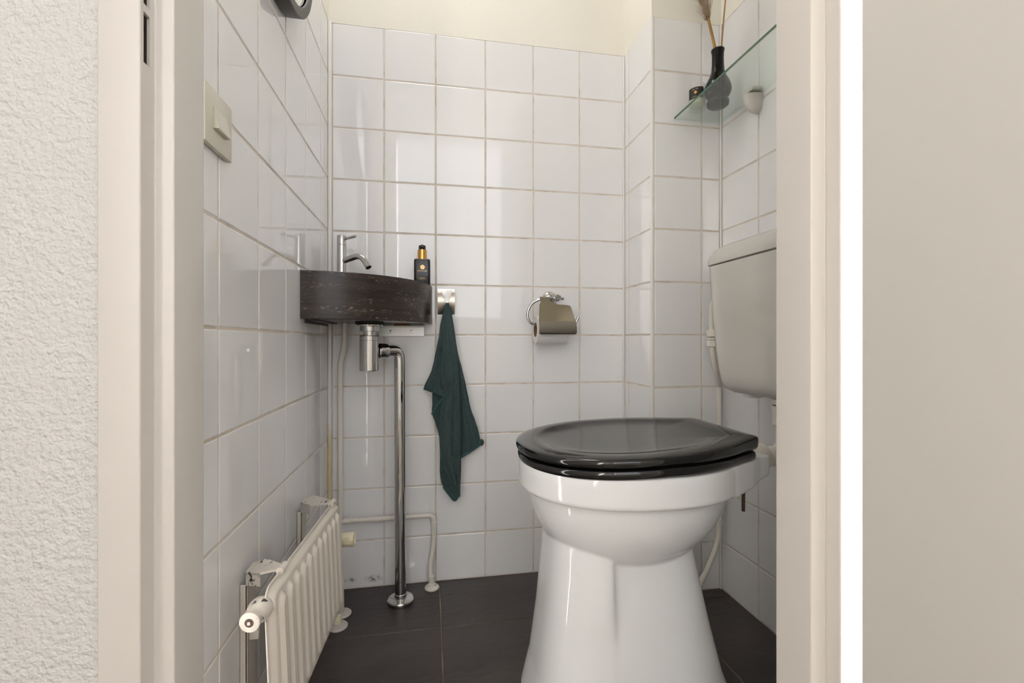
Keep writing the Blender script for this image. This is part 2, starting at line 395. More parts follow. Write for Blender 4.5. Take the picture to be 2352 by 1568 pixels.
# ------------------------------------------------------------------ toilet
YT = .872
def se_ring(xa, xb, hw, z, n=64, e=2.5, yc=YT, back=1.0):
    """superellipse ring; back < 1 pinches the rear half"""
    cx, rx = (xa+xb)/2, (xb-xa)/2; out = []
    for i in range(n):
        t = 2*PI*i/n; c, s = math.cos(t), math.sin(t)
        x = cx+rx*math.copysign(abs(c)**(2/e), c); y = hw*math.copysign(abs(s)**(2/e), s)
        f = (x-cx)/rx
        if f > 0: y *= 1-(1-back)*f*f
        out.append((x, yc+y, z))
    return out
toilet = thing('toilet', (.37, YT, 0), 'tall white ceramic toilet with a closed glossy black lid', 'toilet')
bm = bmesh.new()
ped = [(0, .178, .590, .150), (.03, .181, .585, .146), (.10, .197, .560, .132), (.20, .210, .535, .118), (.30, .219, .513, .106), (.36, .223, .503, .101), (.42, .226, .50, .098)]
rings = []
for z, xa, xb, hw in ped:
    ring = []
    for x, y, zz in se_ring(xa, xb, hw, z, n=420, e=3.2):
        if y < YT:      # soft fold on the near flank: the front half stands proud, fading towards the foot
            st = 1/(1+math.exp(max(-50, min(50, (x-.318)/.0022)))); fade = max(0, min(1, (z-.19)/.05))*max(0, min(1, (x-.215)/.085))
            y -= .013*st*fade
        ring.append((x, y, zz))
    rings.append(ring)
# more sections for a smooth fade
def interp(rs, m):
    out = []
    for a_, b_ in zip(rs, rs[1:]):
        for k in range(m): out.append([tuple(p+(q-p)*k/m for p, q in zip(u, v)) for u, v in zip(a_, b_)])
    out.append(rs[-1]); return out
loft(bm, interp(rings, 6))
rb = []
for k in range(13):
    t = k/12; sc = math.sqrt(1-(1-t)**2)*.985+.015; z = .290+t*.166
    xm = .36
    rb.append(se_ring(xm-(xm-.190)*sc, xm+(.592-xm)*sc, .161*sc, z, n=160, e=2.25, back=.8))
loft(bm, rb)
loft(bm, [se_ring(.176, .618, .174, .450, n=96, e=2.3, back=.75), se_ring(.170, .627, .180, .455, n=96, e=2.3, back=.72), se_ring(.170, .628, .180, .49, n=96, e=2.3, back=.7), se_ring(.172, .626, .178, .505, n=96, e=2.3, back=.7)])
deck = [(.47, .452, .150), (.54, .450, .137), (.59, .456, .112), (.62, .463, .092), (.650, .468, .080)]
loft(bm, [[(x, YT-h, z), (x, YT+h, z), (x, YT+h, .507), (x, YT-h, .507)] for x, z, h in deck])
me = remesh(bm, .0028, 7)
obj('bowl', me, 'ceramic', toilet, smooth=180)
_half = []
for i in range(41):
    t = PI/2*i/40
    _half.append(Vector((.37-.2035*math.cos(t)**(2/2.15), .186*math.sin(t)**(2/2.15), 0)))
_rear = spline([(.37, .186, 0), (.44, .179, 0), (.51, .156, 0), (.565, .127, 0), (.588, .1155, 0)], 10)[1:]
_half += _rear+fillet([(.589, .1150, 0), (.609, .105, 0), (.608, .05, 0)], .016, 6)+[Vector((.608, .025, 0)), Vector((.608, 0, 0))]
_full = _half+[Vector((p.x, -p.y, 0)) for p in _half[::-1][1:-1]]
def lid_outline(sc, z):
    return [(.385+(p.x-.385)*sc, YT+p.y*sc, z+.045*(p.x-.385)*sc*(max(0, min(1, (z-.528)/.008)) if p.x > .385 else 1)) for p in _full]
prof = [(.965, .5275), (.985, .5275), (.997, .530), (1, .533), (1, .537), (.992, .5405), (.96, .5425), (.90, .5435), (.83, .5435), (.79, .5420), (.75, .5395), (.6, .5375), (.4, .5365), (.2, .536), (.05, .5358)]
lid = obj('lid', loft(bmesh.new(), [lid_outline(s_, z_) for s_, z_ in prof]), 'black_gloss', toilet, smooth=180)
sp = [(.62, .5085), (.64, .507), (.96, .507), (.978, .510), (.985, .515), (.98, .521), (.965, .5235), (.66, .5235), (.62, .520)]
bm = bmesh.new(); rr = [lid_outline(s_, z_) for s_, z_ in sp]; loft(bm, rr+[rr[0]], False, False)
bmesh.ops.remove_doubles(bm, verts=bm.verts, dist=1e-5)
obj('seat', bm, 'black_gloss', toilet, smooth=60)
for sy in (-1, 1):
    bm = bmesh.new(); box(bm, .578, .600, YT+sy*.078-.013, YT+sy*.078+.013, .5235, .5275, bev=.001)
    obj('hinge', bm, 'knob_ivory', toilet)
for sy in (-1, 1):
    obj('mounting_bolt', nlathe([(.0035, -.075), (.0035, 0)], (.6105, YT+sy*.056, .468), seg=10), 'rusty', toilet)

# cistern
cistern = thing('cistern', (.77, YT, .60), 'beige-white plastic cistern hung on the right wall above the toilet', 'cistern')
def cis_ring(xf, hw, z, r=.03, xb=XR-.001, n=7):
    pts = []
    for cx, cy, a0 in ((xf+r, YT-hw+r, PI), (xb-.004, YT-hw+.004, 1.5*PI), (xb-.004, YT+hw-.004, 0), (xf+r, YT+hw-r, .5*PI)):
        q = r if cx == xf+r else .004
        for k in range(n):
            a_ = a0+k/(n-1)*PI/2; pts.append((cx+q*math.cos(a_), cy+q*math.sin(a_), z))
    return pts
tank = [(.735, .130, .604), (.722, .150, .606), (.712, .162, .613), (.705, .170, .626), (.702, .175, .65), (.700, .184, .70), (.697, .199, .82), (.695, .207, .917)]
obj('tank', loft(bmesh.new(), [cis_ring(x, h, z) for x, h, z in tank]), 'cistern_plastic', cistern, smooth=60)
lidp = [(.696, .2075, .9195), (.693, .210, .921), (.693, .2095, .932), (.696, .206, .943), (.703, .197, .955), (.714, .183, .965), (.73, .16, .972), (.76, .12, .976)]
clid = obj('cistern_lid', loft(bmesh.new(), [cis_ring(x, h, z) for x, h, z in lidp]), 'cistern_plastic', cistern, smooth=60)
obj('push_button', nlathe([(.024, 0), (.024, .002), (.022, .003), (.0, .003)], (.765, YT-.02, .9755), seg=32), 'cistern_plastic', clid)
obj('lid_clip', nbox(.722, .745, YT+.199, YT+.2105, .905, .921, bev=.001), 'rubber', cistern)
obj('bottom_boss', nlathe([(.012, -.006), (.02, -.004), (.021, .01)], (.745, YT+.09, .603), seg=24), 'cistern_plastic', cistern)
# flush pipe between cistern and bowl
PX = .757
fp = thing('flush_pipe', (.70, YT, .456), 'white plastic flush pipe elbow from cistern to toilet', 'pipe')
obj('pipe', ntube(fillet([(PX, YT, .60), (PX, YT, .483), (.652, YT, .483)], .035, 10), .0215, 24), 'pipe_plastic', fp)
obj('socket', nlathe([(.0245, 0), (.028, .004), (.029, .04), (.030, .044), (.0265, .045), (.0265, .036)], (PX, YT, .545), seg=32), 'pipe_plastic', fp)
obj('outlet_nut', nlathe([(.030, 0), (.030, .011)], (PX, YT, .593), seg=32), 'pipe_plastic', fp)
obj('collar', nlathe([(.0235, 0), (.0275, .003), (.0285, .05), (.026, .055), (.022, .056)], (.647, YT, .483), axis=(1, 0, 0), seg=32), 'pipe_plastic', fp)

# supply pipe in the corner behind the cistern
sup = thing('supply_pipe', (.82, 1.2, 0), 'cream painted water pipe in the corner behind the cistern', 'pipe')
obj('riser', ntube(fillet([(.822, 1.203, .62), (.822, 1.203, .155), (.765, 1.19, .06), (.70, 1.15, .03)], .05, 8), .0075, 14), 'pipe_plastic', sup)
obj('coupling', nlathe([(.0078, 0), (.0095, .001), (.0095, .018), (.0078, .019)], (.822, 1.203, .195), seg=20), 'pipe_plastic', sup)
obj('inlet_pipe', ntube(spline([(.772, 1.09, .86), (.765, 1.14, .84), (.764, 1.15, .80), (.764, 1.15, .72), (.770, 1.15, .675), (.79, 1.165, .635), (.822, 1.203, .60)], 8), .0075, 14), 'pipe_plastic', sup)
nut = bmesh.new()
for z0, z1, r in ((.714, .731, .014), (.7325, .739, .0125), (.7405, .760, .014)): lathe(nut, [(r-.001, z0), (r, z0+.001), (r, z1-.001), (r-.001, z1)], (.764, 1.15, 0), seg=6)
obj('compression_nut', nut, 'pipe_plastic', sup)

# ------------------------------------------------------------------ corner basin
RB, ZB0, ZB1 = .298, .7805, .892
basin = thing('corner_basin', (XL, YB, ZB0), 'dark brown stone corner washbasin with a rounded front', 'washbasin')
pl = [(XL+.0006, YB-.0006)]+[(XL+.0006+RB*math.sin(t), YB-.0006-RB*math.cos(t)) for t in [PI/2*i/48 for i in range(49)]]
body = loft(bmesh.new(), [[(x+(XL-x)*i_, y+(YB-y)*i_, z) for x, y in pl] for i_, z in ((.004, ZB0), (0, ZB0+.0012), (0, ZB1-.0012), (.004, ZB1))])
hol = bmesh.new(); bmesh.ops.create_uvsphere(hol, u_segments=40, v_segments=20, radius=1)
for v in hol.verts: v.co = Vector((-.160+v.co.x*.095, 1.275+v.co.y*.095, .905+v.co.z*.105))
obj('bowl', boolean(body, [hol]), 'basin_stone', basin, smooth=30)
obj('drain_ring', nlathe([(.0, .0), (.024, 0), (.024, .003), (.018, .004), (0, .004)], (-.160, 1.275, .801), seg=28), 'chrome', basin)

# bracket rail and dark side strip below the basin
br = thing('mounting_bracket', (-.08, YB, .744), 'white aluminium angle bracket screwed to the wall under the basin', 'bracket')
ang = bmesh.new(); box(ang, -.150, -.018, YB-.009, YB-.0005, .7435, .7715, bev=.0008, seg=1); box(ang, -.150, -.018, YB-.028, YB-.0005, .7715, .7745, bev=.0008, seg=1)
box(ang, -.150, -.018, YB-.0105, YB-.009, .757, .7578)
obj('angle_profile', ang, 'aluminium', br)
obj('packing_strip', nbox(-.105, -.062, YB-.026, YB-.001, .7747, .7802), 'cardboard', br, smooth=0)
for x in (-.115, -.055):
    obj('screw', nlathe([(.004, 0), (.004, .0015), (.002, .002)], (x, YB-.009, .7585), axis=(0, -1, 0), seg=14), 'chrome_dull', br)
b2 = thing('side_strip', (XL, 1.28, .77), 'dark angle strip under the basin along the left wall', 'bracket')
ang = bmesh.new(); box(ang, XL+.0006, XL+.03, 1.155, 1.39, .7775, .7803); box(ang, XL+.0006, XL+.004, 1.155, 1.39, .772, .7777)  # thin dark angle along the wall under the basin
obj('angle_profile', ang, 'basin_stone', b2, smooth=0)

# tap
TX, TY = -.239, 1.32
tap = thing('tap', (TX, TY, ZB1), 'slim chrome pillar tap with a lever and a curved spout', 'tap')
obj('body', nlathe([(.0125, 0), (.0125, .0985), (.0118, .0992), (.0118, .0998), (.0125, .1005), (.0125, .1245), (.0118, .126), (0, .126)], (TX, TY, ZB1), seg=32), 'chrome', tap)
dx, dy = .84, -.54
P0 = Vector((TX+.008*dx, TY+.008*dy, .949))
obj('spout', ntube(fillet([P0, (TX+.066*dx, TY+.066*dy, .961), (TX+.092*dx, TY+.092*dy, .925)], .028, 10), .0082, 20, cap=False), 'chrome', tap)
q = Vector((TX+.092*dx, TY+.092*dy, .925)); dv = Vector((.026*dx, .026*dy, -.036)).normalized()
obj('aerator', ntube([q-dv*.006, q-dv*.001], .0068, 20), 'rusty', tap)
obj('lever', ntube([(TX+.010*dx, TY+.010*dy, 1.0085), (TX+.05*dx, TY+.05*dy, 1.0125)], .0039, 14), 'chrome', tap)

# bottle trap, elbow and waste pipe
SX, SY = -.160, 1.27
trap = thing('bottle_trap', (SX, SY, 0), 'chrome bottle trap with waste pipe running down to the floor', 'siphon')
obj('gasket', nlathe([(.036, 0), (.036, .006)], (SX, SY, .7745), seg=36), 'rubber', trap)
obj('flange', nlathe([(.026, 0), (.033, .002), (.034, .005), (.030, .007)], (SX, SY, .7675), seg=40), 'chrome', trap)
obj('nut', nlathe([(.0235, 0), (.0245, .001), (.0245, .0125), (.0235, .0135)], (SX, SY, .755), seg=40), 'chrome', trap)
obj('neck', nlathe([(.0172, 0), (.0172, .014)], (SX, SY, .742), seg=36), 'chrome', trap)
obj('cup', nlathe([(.0, 0), (.0238, 0), (.025, .0015), (.025, .0795), (.0245, .080), (.0245, .0806), (.025, .0812), (.025, .092), (.0238, .0935), (.017, .0938)], (SX, SY, .6505), seg=48), 'chrome', trap)
QX, QY = -.085, 1.318
dd = Vector((QX-SX, QY-SY, 0)).normalized(); c0 = Vector((SX, SY, .7025))
obj('elbow_nut', nlathe([(.0175, .022), (.021, .026), (.021, .046), (.0195, .050), (.016, .052)], c0, axis=dd, seg=36), 'chrome', trap)
obj('waste_pipe', ntube(fillet([c0+dd*.045, (QX, QY, .7025), (QX+.003, QY, .004)], .030, 12), .0152, 32), 'chrome', trap)
obj('floor_flange', nlathe([(.0355, 0), (.0365, .002), (.0365, .010), (.034, .013), (.0175, .0165), (.0165, .026), (.0155, .027)], (QX+.003, QY, 0), seg=48), 'chrome', trap)

# cream water pipes below the basin
wp = thing('water_pipe', (-.1, 1.395, 0), 'cream painted copper pipe along the back wall under the basin', 'pipe')
obj('riser', ntube(spline([(-.241, 1.375, .780), (-.241, 1.375, .745), (-.243, 1.378, .71), (-.252, 1.388, .675), (-.2555, 1.39, .63), (-.2555, 1.393, .40), (-.2555, 1.394, .209)], 10), [.0078]*61, 14), 'pipe_plastic', wp)
obj('cross_pipe', ntube(fillet([(-.2555, 1.394, .2085), (.010, 1.397, .2085), (.010, 1.397, .12), (-.001, 1.385, .06), (.0045, 1.378, 0.004)], [.018, .03, .02], 8), .0072, 14), 'pipe_plastic', wp)
for c0_, ax_, r_, l_ in (((-.247, 1.3941, .2085), (1, .01, 0), .0088, .022), ((-.17, 1.3949, .2085), (1, .01, 0), .0086, .03), ((.010, 1.397, .175), (0, 0, 1), .0088, .0145), ((.0045, 1.378, .016), (0, 0, 1), .0092, .02)):
    obj('coupling', nlathe([(.0073, 0), (r_, .0005), (r_, l_-.0005), (.0073, l_)], c0_, axis=ax_, seg=16), 'pipe_plastic', wp)
obj('floor_rosette', nlathe([(.0205, 0), (.0215, .003), (.020, .006), (.012, .009), (.0115, .015), (.008, .016)], (.0045, 1.376, 0), seg=32), 'pipe_plastic', wp)

# ------------------------------------------------------------------ soap bottle
BX, BY, ZS = -.0235, 1.362, ZB1
soap = thing('soap_bottle', (BX, BY, ZS), 'black pump bottle with gold collar standing on the basin edge', 'soap bottle')
def rrect(hx, hy, r, z, n=5):
    pts = []
    for cx, cy, a0 in ((hx-r, hy-r, 0), (-hx+r, hy-r, PI/2), (-hx+r, -hy+r, PI), (hx-r, -hy+r, 1.5*PI)):
        for k in range(n):
            a_ = a0+k/(n-1)*PI/2; pts.append((BX+cx+r*math.cos(a_), BY+cy+r*math.sin(a_), ZS+z))
    return pts
sbody = obj('body', loft(bmesh.new(), [rrect(.0225, .0185, .007, 0), rrect(.0232, .019, .007, .0015), rrect(.0232, .019, .007, .0695), rrect(.0225, .018, .007, .0725), rrect(.0205, .016, .007, .0738)]), 'bottle_black', soap, smooth=50)
obj('collar', nlathe([(.0132, 0), (.0132, .0278), (.0126, .0282), (0, .0282)], (BX, BY, ZS+.0738), seg=36), 'gold', soap)
ph = bmesh.new(); lathe(ph, [(.0103, 0), (.0103, .0105), (.0095, .0125), (.004, .013), (.004, .015), (0, .015)], (BX, BY, ZS+.102), seg=28)
box(ph, BX-.004, BX+.004, BY-.016, BY, ZS+.1062, ZS+.1125, bev=.0015)
obj('pump_head', ph, 'bottle_black', soap)
def text(name, s, size, loc, material, parent, rot=(PI/2, 0, 0), sx=1):
    cu = bpy.data.curves.new('t', 'FONT'); cu.body = s; cu.size = size; cu.align_x = 'CENTER'; cu.extrude = .00012; cu.resolution_u = 2
    t = bpy.data.objects.new('t', cu); C.objects.link(t); me = evaluated(t); bpy.data.objects.remove(t)
    M = Matrix.Translation(loc) @ Matrix.Rotation(rot[2], 4, 'Z') @ Matrix.Rotation(rot[0], 4, 'X') @ Matrix.Diagonal((sx, 1, 1, 1))
    me.transform(M)
    return obj(name, me, material, parent, smooth=0)
yf = BY-.0191
text('lettering', 'PRECIOUS AMBER', .0038, (BX+.0008, yf, ZS+.0375), 'gold_print', sbody, sx=.92)
text('lettering', 'PRIVATE COLLECTION', .0016, (BX+.0008, yf, ZS+.0345), 'grey_print', sbody)
text('lettering', 'hand wash', .0032, (BX+.0008, yf, ZS+.0180), 'gold_print', sbody)
text('lettering', 'savon pour les mains', .0024, (BX+.0008, yf, ZS+.0150), 'gold_print', sbody)
text('lettering', '300 ml e', .0016, (BX+.0008, yf, ZS+.0115), 'grey_print', sbody)
em = bmesh.new(); rg = [(.0066*(1+.10*math.sin(5*t+.6)), t) for t in [2*PI*i/30 for i in range(30)]]
loft(em, [[(BX+.0012+r*math.cos(t), yf+.0001, ZS+.0495+r*math.sin(t)) for r, t in rg], [(BX+.0012+r*math.cos(t)*.97, yf-.0002, ZS+.0495+r*math.sin(t)*.97) for r, t in rg]])
obj('emblem', em, 'gold_print', sbody, smooth=0)

# ------------------------------------------------------------------ towel hook and towel
hook = thing('towel_hook', (.047, YB, .81), 'curved brushed-steel towel hook plate on the back wall', 'towel hook')
hp = bmesh.new(); HX0, HX1, HZ0, HZ1 = .0214, .0727, .8106, .8869
arc = []
for i in range(17):
    t = i/16; z = HZ0+(HZ1-HZ0)*t; arc.append((YB-.002-.020*math.sin(PI*(.06+.88*t))**.8, z))
out = [(y, z) for y, z in arc]; inn = [(min(y+.0022, YB-.0003), z) for y, z in arc][::-1]
poly = out+inn
loft(hp, [[(x, y, z) for y, z in poly] for x in (HX0, HX0+.0005, HX1-.0005, HX1)])
obj('plate', hp, 'brushed_steel', hook, smooth=40)
tg = bmesh.new(); rows = []
for i in range(13):
    t = i/12; z = .8835-.040*t; w = .0145*(1-t)**.9+.0032
    zt = (z-HZ0)/(HZ1-HZ0); yb_ = YB-.002-.020*math.sin(PI*(.06+.88*zt))**.8
    y = yb_-.0006-.007*t**2; rows.append([(.0485-w, y, z), (.0485, y-.0001, z+.0022*(1-t)), (.0485+w, y, z), (.0485+w, y+.0015, z), (.0485-w, y+.0015, z)])
loft(tg, rows); obj('hook_tongue', tg, 'aluminium', hook, smooth=0)

def tpx(cx, cy, off):   # crop pixel -> world at distance off from the back wall
    return onY(940+cx/3.014, 640+cy/3.014, YB-off)
def sheet(left, right, nu, nv, bulge, hem=None, waves=0, ph=0):
    """grid between two edge polylines given as (crop x, crop y, distance from wall)"""
    L = resample([tpx(*p) for p in left], nv); R = resample([tpx(*p) for p in right], nv); rows = []
    for i in range(nv):
        row = []
        for k in range(nu):
            u = k/(nu-1); p = L[i]*(1-u)+R[i]*u; v = i/(nv-1)
            p.y -= bulge*math.sin(PI*u)*min(1, v*3) + waves*math.sin(2*PI*(u*2.2+ph)+v*3)*min(1, v*2)*math.sin(PI*u)
            p += Vector((noise.noise(p*45), noise.noise(p*45+Vector((7, 0, 0)))*1.5, noise.noise(p*45+Vector((0, 9, 0)))))*.0016*min(1, v*4)
            row.append(p)
        rows.append(row)
    return rows
def resample(pts, n):
    P = spline(pts, 10); d = [0]
    for a_, b_ in zip(P, P[1:]): d.append(d[-1]+(b_-a_).length)
    out = []; j_ = 0
    for i in range(n):
        s = d[-1]*i/(n-1)
        while j_ < len(d)-2 and d[j_+1] < s: j_ += 1
        t = (s-d[j_])/max(1e-9, d[j_+1]-d[j_]); out.append(P[j_].lerp(P[j_+1], t))
    return out
def cloth(name, rowsets, material, parent, th=.0045):
    bm = bmesh.new()
    for rows in rowsets: loft(bm, rows, False, False, closed=False)
    bmesh.ops.recalc_face_normals(bm, faces=bm.faces)
    me = bpy.data.meshes.new('t'); bm.to_mesh(me); bm.free()
    t = bpy.data.objects.new('t', me); C.objects.link(t)
    sd = t.modifiers.new('s', 'SOLIDIFY'); sd.thickness = th; sd.offset = 0
    sb = t.modifiers.new('b', 'SUBSURF'); sb.levels = 2
    me2 = evaluated(t); bpy.data.objects.remove(t)
    # terry pile: fine random relief
    for v in me2.vertices:
        v.co += Vector((noise.noise(v.co*900), noise.noise(v.co*900+Vector((3, 1, 7))), noise.noise(v.co*900+Vector((5, 8, 2)))))*.0006
    return obj(name, me2, material, parent, smooth=180)
towel = thing('hand_towel', (.06, YB-.04, .45), 'dark green terry hand towel hanging from the steel hook', 'towel')
sets = []
# long middle panel
sets.append(sheet([(255, 165, .034), (236, 300, .040), (228, 480, .044), (218, 680, .046), (236, 800, .046), (214, 930, .046), (208, 1060, .048), (214, 1200, .050), (232, 1270, .052), (285, 1385, .050), (338, 1490, .044)],
                  [(272, 165, .034), (302, 300, .040), (326, 480, .046), (342, 680, .048), (350, 800, .048), (352, 930, .048), (355, 1060, .047), (356, 1200, .046), (355, 1290, .045), (352, 1390, .044), (347, 1500, .041)], 21, 60, .020, waves=.008))
# back layer at the lower tip
sets.append(sheet([(214, 1130, .034), (212, 1260, .032), (215, 1380, .032), (238, 1440, .031), (278, 1495, .031), (316, 1534, .031)],
                  [(330, 1130, .036), (345, 1260, .036), (346, 1380, .036), (348, 1440, .036), (347, 1495, .036), (322, 1536, .032)], 10, 26, .004))
# left flap
sets.append(sheet([(253, 170, .034), (222, 290, .040), (208, 390, .044), (188, 490, .046), (150, 645, .048), (108, 725, .048), (101, 758, .047)],
                  [(262, 170, .034), (250, 290, .034), (246, 390, .032), (240, 490, .031), (232, 645, .032), (240, 760, .042), (243, 812, .050)], 12, 36, .010, waves=.004, ph=.3))
# layer under the left flap
sets.append(sheet([(170, 690, .033), (161, 770, .032), (160, 850, .030), (157, 930, .029), (180, 990, .028), (205, 1060, .028), (213, 1130, .030)],
                  [(245, 690, .036), (245, 770, .038), (238, 850, .036), (232, 930, .034), (230, 990, .034), (232, 1060, .034), (240, 1130, .034)], 9, 26, .004))
# right flap
sets.append(sheet([(275, 200, .032), (296, 330, .028), (312, 500, .024), (325, 700, .022), (334, 900, .020), (342, 1080, .020), (355, 1238, .022)],
                  [(288, 200, .034), (310, 340, .036), (332, 500, .037), (385, 700, .038), (428, 900, .038), (478, 1040, .036), (498, 1140, .034)], 12, 44, .009, waves=.003, ph=.6))
tw = cloth('terry_cloth', sets, 'towel', towel)
hems = []
for pts, r in (([(101, 758, .043), (160, 780, .049), (243, 812, .054)], .0036), ([(243, 812, .053), (188, 885, .040), (158, 938, .031)], .0032),
               ([(230, 1262, .052), (285, 1385, .049), (338, 1490, .044)], .0034), ([(238, 1440, .034), (278, 1495, .034), (316, 1532, .034), (346, 1490, .040)], .0036),
               ([(357, 1236, .033), (430, 1190, .036), (498, 1140, .036)], .0036)):
    hems.append(obj('hem', ntube(spline([tpx(*p) for p in pts], 10), r, 10), 'towel_hem', towel))
bm = bmesh.new(); bmesh.ops.create_uvsphere(bm, u_segments=16, v_segments=10, radius=.0085)
c_ = tpx(500, 1132, .036)
for v in bm.verts: v.co = Vector((v.co.x*.9, v.co.y*.7, v.co.z*1.2))+c_
obj('folded_corner', bm, 'towel', towel)

# ------------------------------------------------------------------ toilet roll holder
rh = thing('toilet_roll_holder', (.37, YB, .76), 'steel toilet roll holder with cover flap on the back wall', 'roll holder')
RXc, RZc = .3715, .8605
obj('rosette', nlathe([(.026, 0), (.026, .003), (.023, .010), (.014, .016), (0, .017)], (RXc, YB-.0004, RZc), axis=(0, -1, 0), seg=40), 'chrome', rh)
YW = YB-.062
obj('stem', nlathe([(.008, 0), (.008, .058), (.0105, .06), (.0105, .072), (.008, .074)], (RXc+.006, YB-.008, RZc-.001), axis=(0, -1, 0), seg=24), 'chrome', rh)
w = spline([(.398, YW-.006, .858), (.372, YW-.006, .858), (.335, YW-.004, .857), (.306, YW, .846), (.291, YW, .825), (.288, YW, .803), (.296, YW, .786), (.312, YW, .779), (.33, YW, .779), (.424, YW, .779), (.436, YW, .782), (.447, YW, .803)], 8)
obj('wire', ntube(w, .0044, 14), 'chrome', rh)
# cover: flat plate with a shaped top, rolled forward over the paper
def cov(u, v):   # u: 0..1 left-right, v: 0 top .. 1 bottom
    return None
cv = bmesh.new(); nv, nu = 30, 22
def span(v):
    if v < .06: r_ = .354
    elif v < .17: r_ = .354+.020*((v-.06)/.11)**1.5
    elif v < .185: r_ = .374+.030*(v-.17)/.015
    elif v < .26: r_ = .404+.0105*math.sqrt(1-(1-(v-.185)/.075)**2)
    else: r_ = .4145+.0065*min(1, (v-.26)/.5)
    l_ = .324-.004*sstep(.08, .2, v)-.012*min(1, max(0, (v-.12)/.5))
    return l_, r_
def sstep(a_, b_, x): t = max(0, min(1, (x-a_)/(b_-a_))); return t*t*(3-2*t)
rows = []; nv = 110
for i in range(nv):
    v = i/(nv-1)
    if v < .62: f_ = v/.62; y = YW-.0105-.050*f_; z = .858-.071*f_
    else: f_ = (v-.62)/.38; y = YW-.0605-.007*math.sin(min(1, f_*1.3)*PI/2)+.004*f_*f_; z = .787-.038*f_
    a0, a1 = span(v)
    if v > .95: c_ = (v-.95)/.05; a0 += .005*c_*c_; a1 -= .005*c_*c_
    rows.append([(a0+(a1-a0)*k/(nu-1), y, z) for k in range(nu)])
loft(cv, rows, False, False, closed=False)
me = bpy.data.meshes.new('t'); cv.to_mesh(me); cv.free(); t_ = bpy.data.objects.new('t', me); C.objects.link(t_)
sd = t_.modifiers.new('s', 'SOLIDIFY'); sd.thickness = .0012; sd.offset = 0
me = evaluated(t_); bpy.data.objects.remove(t_)
obj('cover', me, 'steel_cover', rh, smooth=50)
obj('hinge_sleeve', ntube([(.324, YW-.0055, .8575), (.354, YW-.0055, .8575)], .0058, 16), 'steel_cover', rh)
roll = thing('toilet_roll', (.38, YW, .72), 'white toilet paper roll under the steel flap', 'toilet paper')
RA, RR, RI = YW, .0425, .0215
pr = [(RI, 0), (RR-.001, 0), (RR, .001), (RR, .094), (RR-.001, .095), (RI, .095)]
bm = bmesh.new(); lathe(bm, pr+[pr[0]], (.312, YW, .779-RI+.0060), axis=(1, 0, 0), seg=56, cap0=False, cap1=False)
bmesh.ops.remove_doubles(bm, verts=bm.verts, dist=1e-6)
obj('paper', bm, 'paper', roll)
pr = [(RI-.0012, -.0003), (RI+.0002, -.0003), (RI+.0002, .0953), (RI-.0012, .0953)]
bm = bmesh.new(); lathe(bm, pr+[pr[0]], (.312, YW, .779-RI+.0060), axis=(1, 0, 0), seg=40, cap0=False, cap1=False)
bmesh.ops.remove_doubles(bm, verts=bm.verts, dist=1e-6)
obj('core', bm, 'cardboard', roll)

# ------------------------------------------------------------------ radiator
rad = thing('radiator', (-.21, .88, .14), 'small cream ribbed panel radiator on the left wall', 'radiator')
RY0, RY1, RZ0, RZ1 = .692, 1.072, .143, .380
def rad_pt(u, v, n):   # u along 0..L, v up 0..H, n out of the face
    t = u/(RY1-RY0); y = RY0+u; x = -.2275+.021*t+.010*(1-v/(RZ1-RZ0))+n
    return Vector((x, y-n*.055, RZ0+v))
LN, HT = RY1-RY0, RZ1-RZ0
def sstep(a_, b_, x): t = max(0, min(1, (x-a_)/(b_-a_))); return t*t*(3-2*t)
def panel_h(u, v):
    r = .020; qx = abs(u-LN/2)-(LN/2-r); qy = abs(v-HT/2)-(HT/2-r)
    e = -(math.hypot(max(qx, 0), max(qy, 0))+min(max(qx, qy), 0)-r)      # distance inside the rounded outline
    h = .0085*sstep(.0045, .0125, e)
    p = .0312; k = round((u-.034)/p)
    if 0 <= k <= 10:
        du = abs(u-.034-k*p); dv = max(0, abs(v-HT/2)-(HT/2-.040))
        dd_ = math.hypot(du, dv*.55)
        h += .0065*sstep(.0122, .0078, dd_)
    return h
us = [0, .002, .0045, .006, .008, .010, .0125, .016]+[.018+i*(LN-.036)/168 for i in range(169)]+[LN-.016, LN-.0125, LN-.010, LN-.008, LN-.006, LN-.0045, LN-.002, LN]
vs = [0, .002, .0045, .006, .008, .010, .0125, .016]+[.018+i*(HT-.036)/60 for i in range(61)]+[HT-.016, HT-.0125, HT-.010, HT-.008, HT-.006, HT-.0045, HT-.002, HT]
def clampc(u, v):
    r = .020; cu = min(max(u, r), LN-r); cw = min(max(v, r), HT-r); d_ = math.hypot(u-cu, v-cw)
    if d_ > r: return cu+(u-cu)*r/d_, cw+(v-cw)*r/d_
    return u, v
rows = []
for v in vs:
    row = []
    for u in us:
        u2, v2 = clampc(u, v); row.append(rad_pt(u2, v2, panel_h(u2, v2)))
    rows.append(row)
bm = loft(bmesh.new(), rows, False, False, closed=False)
bmesh.ops.remove_doubles(bm, verts=bm.verts, dist=1e-5)
obj('front_panel', bm, 'radiator_paint', rad, smooth=50)
rows = []
for v in vs[::4]+[HT]:
    rows.append([rad_pt(*clampc(u, v), -.0012-.5*panel_h(*clampc(u, v))) for u in us[::2]])
bm = loft(bmesh.new(), rows, False, False, closed=False); bmesh.ops.remove_doubles(bm, verts=bm.verts, dist=1e-5)
obj('back_panel', bm, 'radiator_paint', rad, smooth=50)
sm = [rad_pt(*clampc(u, v), -.0006) for u, v in [(0, v) for v in vs]+[(u, HT) for u in us]+[(LN, v) for v in vs[::-1]]]
sm2 = [sm[0]]
for p in sm[1:]:
    if (p-sm2[-1]).length > .003: sm2.append(p)
obj('seam', ntube(sm2, .0016, 6), 'chipped_paint', rad)
